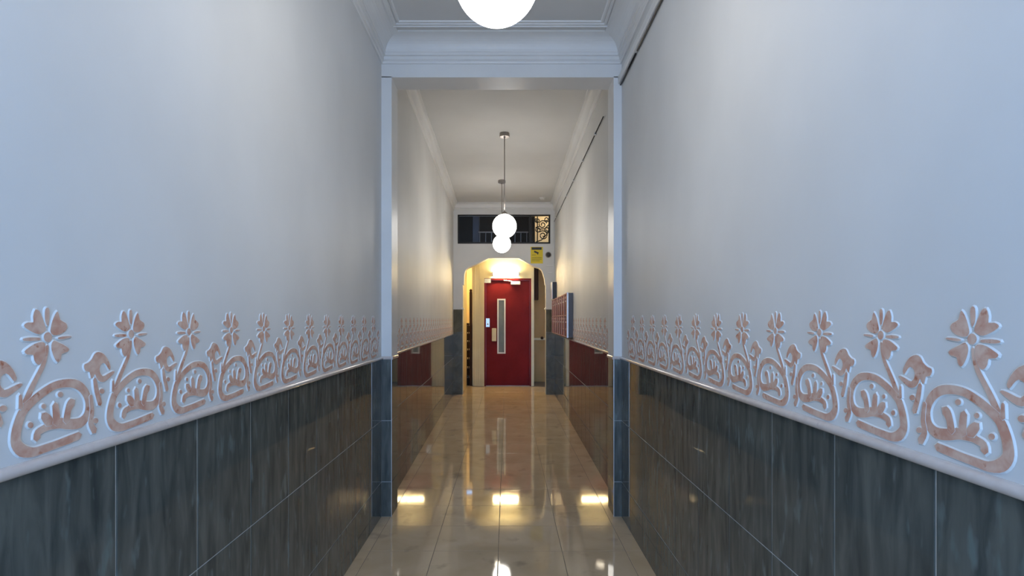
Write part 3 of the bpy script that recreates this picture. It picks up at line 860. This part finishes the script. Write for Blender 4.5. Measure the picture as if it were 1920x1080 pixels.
# dark box farther along the wall, above the mailboxes
bx, by = on_right(5.66)
eb = empty('meter_box', (bx - 0.001, by, 1.835), rir)
tag(eb, 'small black box with silver front above the far end of the mailboxes', 'box')
obj('body', newbox(-0.075, 0, 0, 0.27, 0, 0.31, bev=0.004), M['box_dark'], eb)
obj('front_plate', newbox(-0.088, -0.074, -0.004, 0.274, -0.004, 0.314, bev=0.003), M['alu'], eb)

# ------------------------------------------------------------------ end wall fittings
sg_ = empty('warning_sign', (0.582, Y_END, 2.693))
tag(sg_, 'yellow video surveillance sign with black heading above the arch', 'sign')
obj('board', newbox(-0.118, 0.118, -0.004, 0.0, -0.160, 0.160), M['yellow'], sg_)
obj('heading_band', newbox(-0.100, 0.095, -0.0055, -0.0035, 0.105, 0.152), M['black'], sg_)
cm = bmesh.new()
box(cm, -0.045, 0.045, -0.006, -0.0035, -0.016, 0.016)
bmesh.ops.rotate(cm, verts=cm.verts[:], cent=(0, 0, 0), matrix=Matrix.Rotation(math.radians(24), 3, 'Y'))
bmesh.ops.translate(cm, verts=cm.verts[:], vec=(-0.008, 0, 0.055))
box(cm, 0.012, 0.028, -0.006, -0.0035, 0.012, 0.034)
obj('camera_symbol', cm, M['black'], sg_)
for k, (a, b, z) in enumerate(((-0.098, -0.02, -0.005), (-0.098, 0.095, -0.055), (-0.098, 0.095, -0.085), (-0.098, 0.06, -0.115))):
    obj('text_line', newbox(a, b, -0.0052, -0.0035, z, z + 0.012), M['olive_print'], sg_)
sc_ = empty('security_camera', (0.805, Y_END, 2.700))
tag(sc_, 'small round black camera on the end wall beside the yellow sign', 'camera')
obj('base_ring', lathe(bmesh.new(), [(0.0, 0.0), (0.056, 0.0), (0.054, -0.018), (0.042, -0.022)], 24, (0, 0, 0), 'Y'), M['nickel'], sc_, smooth=True)
obj('dome', lathe(bmesh.new(), [(0.043, -0.018), (0.039, -0.036), (0.026, -0.055), (0.0, -0.062)], 24, (0, 0, 0), 'Y'), M['box_dark'], sc_, smooth=True)
sd = empty('smoke_detector', (0.66, 9.70, CEIL_R))
tag(sd, 'white smoke detector on the rear ceiling before the transom', 'detector')
obj('base', lathe(bmesh.new(), [(0.0, 0.0), (0.055, 0.0), (0.055, -0.014), (0.048, -0.018), (0.0, -0.018)], 24), M['white_plastic'], sd)
obj('sensor_head', lathe(bmesh.new(), [(0.040, -0.016), (0.036, -0.036), (0.024, -0.042), (0.0, -0.042)], 24), M['white_plastic'], sd, smooth=True)
ct = empty('cable_trunking', (0.905, Y_END, 0))
tag(ct, 'thin white cable trunking on the end wall right of the sign', 'trunking')
obj('channel', newbox(-0.012, 0.012, -0.014, 0.0, 2.50, 3.40, bev=0.002), M['white_plastic'], ct)
obj('channel', newbox(-0.14, 0.012, -0.014, 0.0, 2.475, 2.50, bev=0.002), M['white_plastic'], ct)
obj('channel', newbox(-0.10, -0.02, -0.012, 0.0, 2.34, 2.362, bev=0.002), M['white_plastic'], ct)

# cables along the right wall
t1 = empty('cable_duct', (XR, 0, 0))
tag(t1, 'white duct with a black cable beneath it high on the front right wall', 'duct')
obj('channel', newbox(-0.028, 0.0, Y_BACK + 0.1, Y_PIL - 0.002, 3.178, 3.232, bev=0.006), M['trim'], t1)
obj('black_cable', tube(bmesh.new(), [(-0.010, Y_BACK + 0.1, 3.170), (-0.010, 3.36, 3.170)], 0.0055, n=8), M['iron'], t1, smooth=True)
obj('black_cable', tube(bmesh.new(), [(-0.010, 3.40, 3.170), (-0.010, Y_PIL - 0.01, 3.170)], 0.0055, n=8), M['iron'], t1, smooth=True)
a = on_right(0.62, 0.012); b = on_right(LI - 0.02, 0.012)
rc = empty('wall_cable', (a[0], a[1], 3.26))
tag(rc, 'black cable stapled along the rear right wall below the cornice', 'cable')
obj('black_cable', tube(bmesh.new(), [(0, 0, 0), (b[0] - a[0], b[1] - a[1], 0.08)], 0.0048, n=8), M['iron'], rc, smooth=True)
for k in range(6):
    f = (k + 0.5) / 6
    obj('cable_clip', newbox((b[0] - a[0]) * f - 0.012, (b[0] - a[0]) * f + 0.014, (b[1] - a[1]) * f - 0.008, (b[1] - a[1]) * f + 0.008, 0.08 * f - 0.013, 0.08 * f + 0.013, bev=0.002), M['white_plastic'], rc)

# ------------------------------------------------------------------ street end behind the camera: open doorway and pavement
we = obj('wall_street', sheet_with_holes(bmesh.new(), [[(-1.2, 0), (-0.88, 0), (-0.88, 3.05), (0.80, 3.05), (0.80, 0), (1.1, 0), (1.1, 3.62), (-1.2, 3.62)]],
         lambda u, v, t: (u, Y_BACK - 0.15 * t, v), None), M['plaster'])
tag(we, 'white street wall with the open doorway behind the viewer', kind='structure')
pv = obj('floor_pavement', newbox(-8, 8, -11.0, -1.76, -0.20, -0.03), M['pavement'])
tag(pv, 'grey street pavement outside the open doorway', kind='structure')
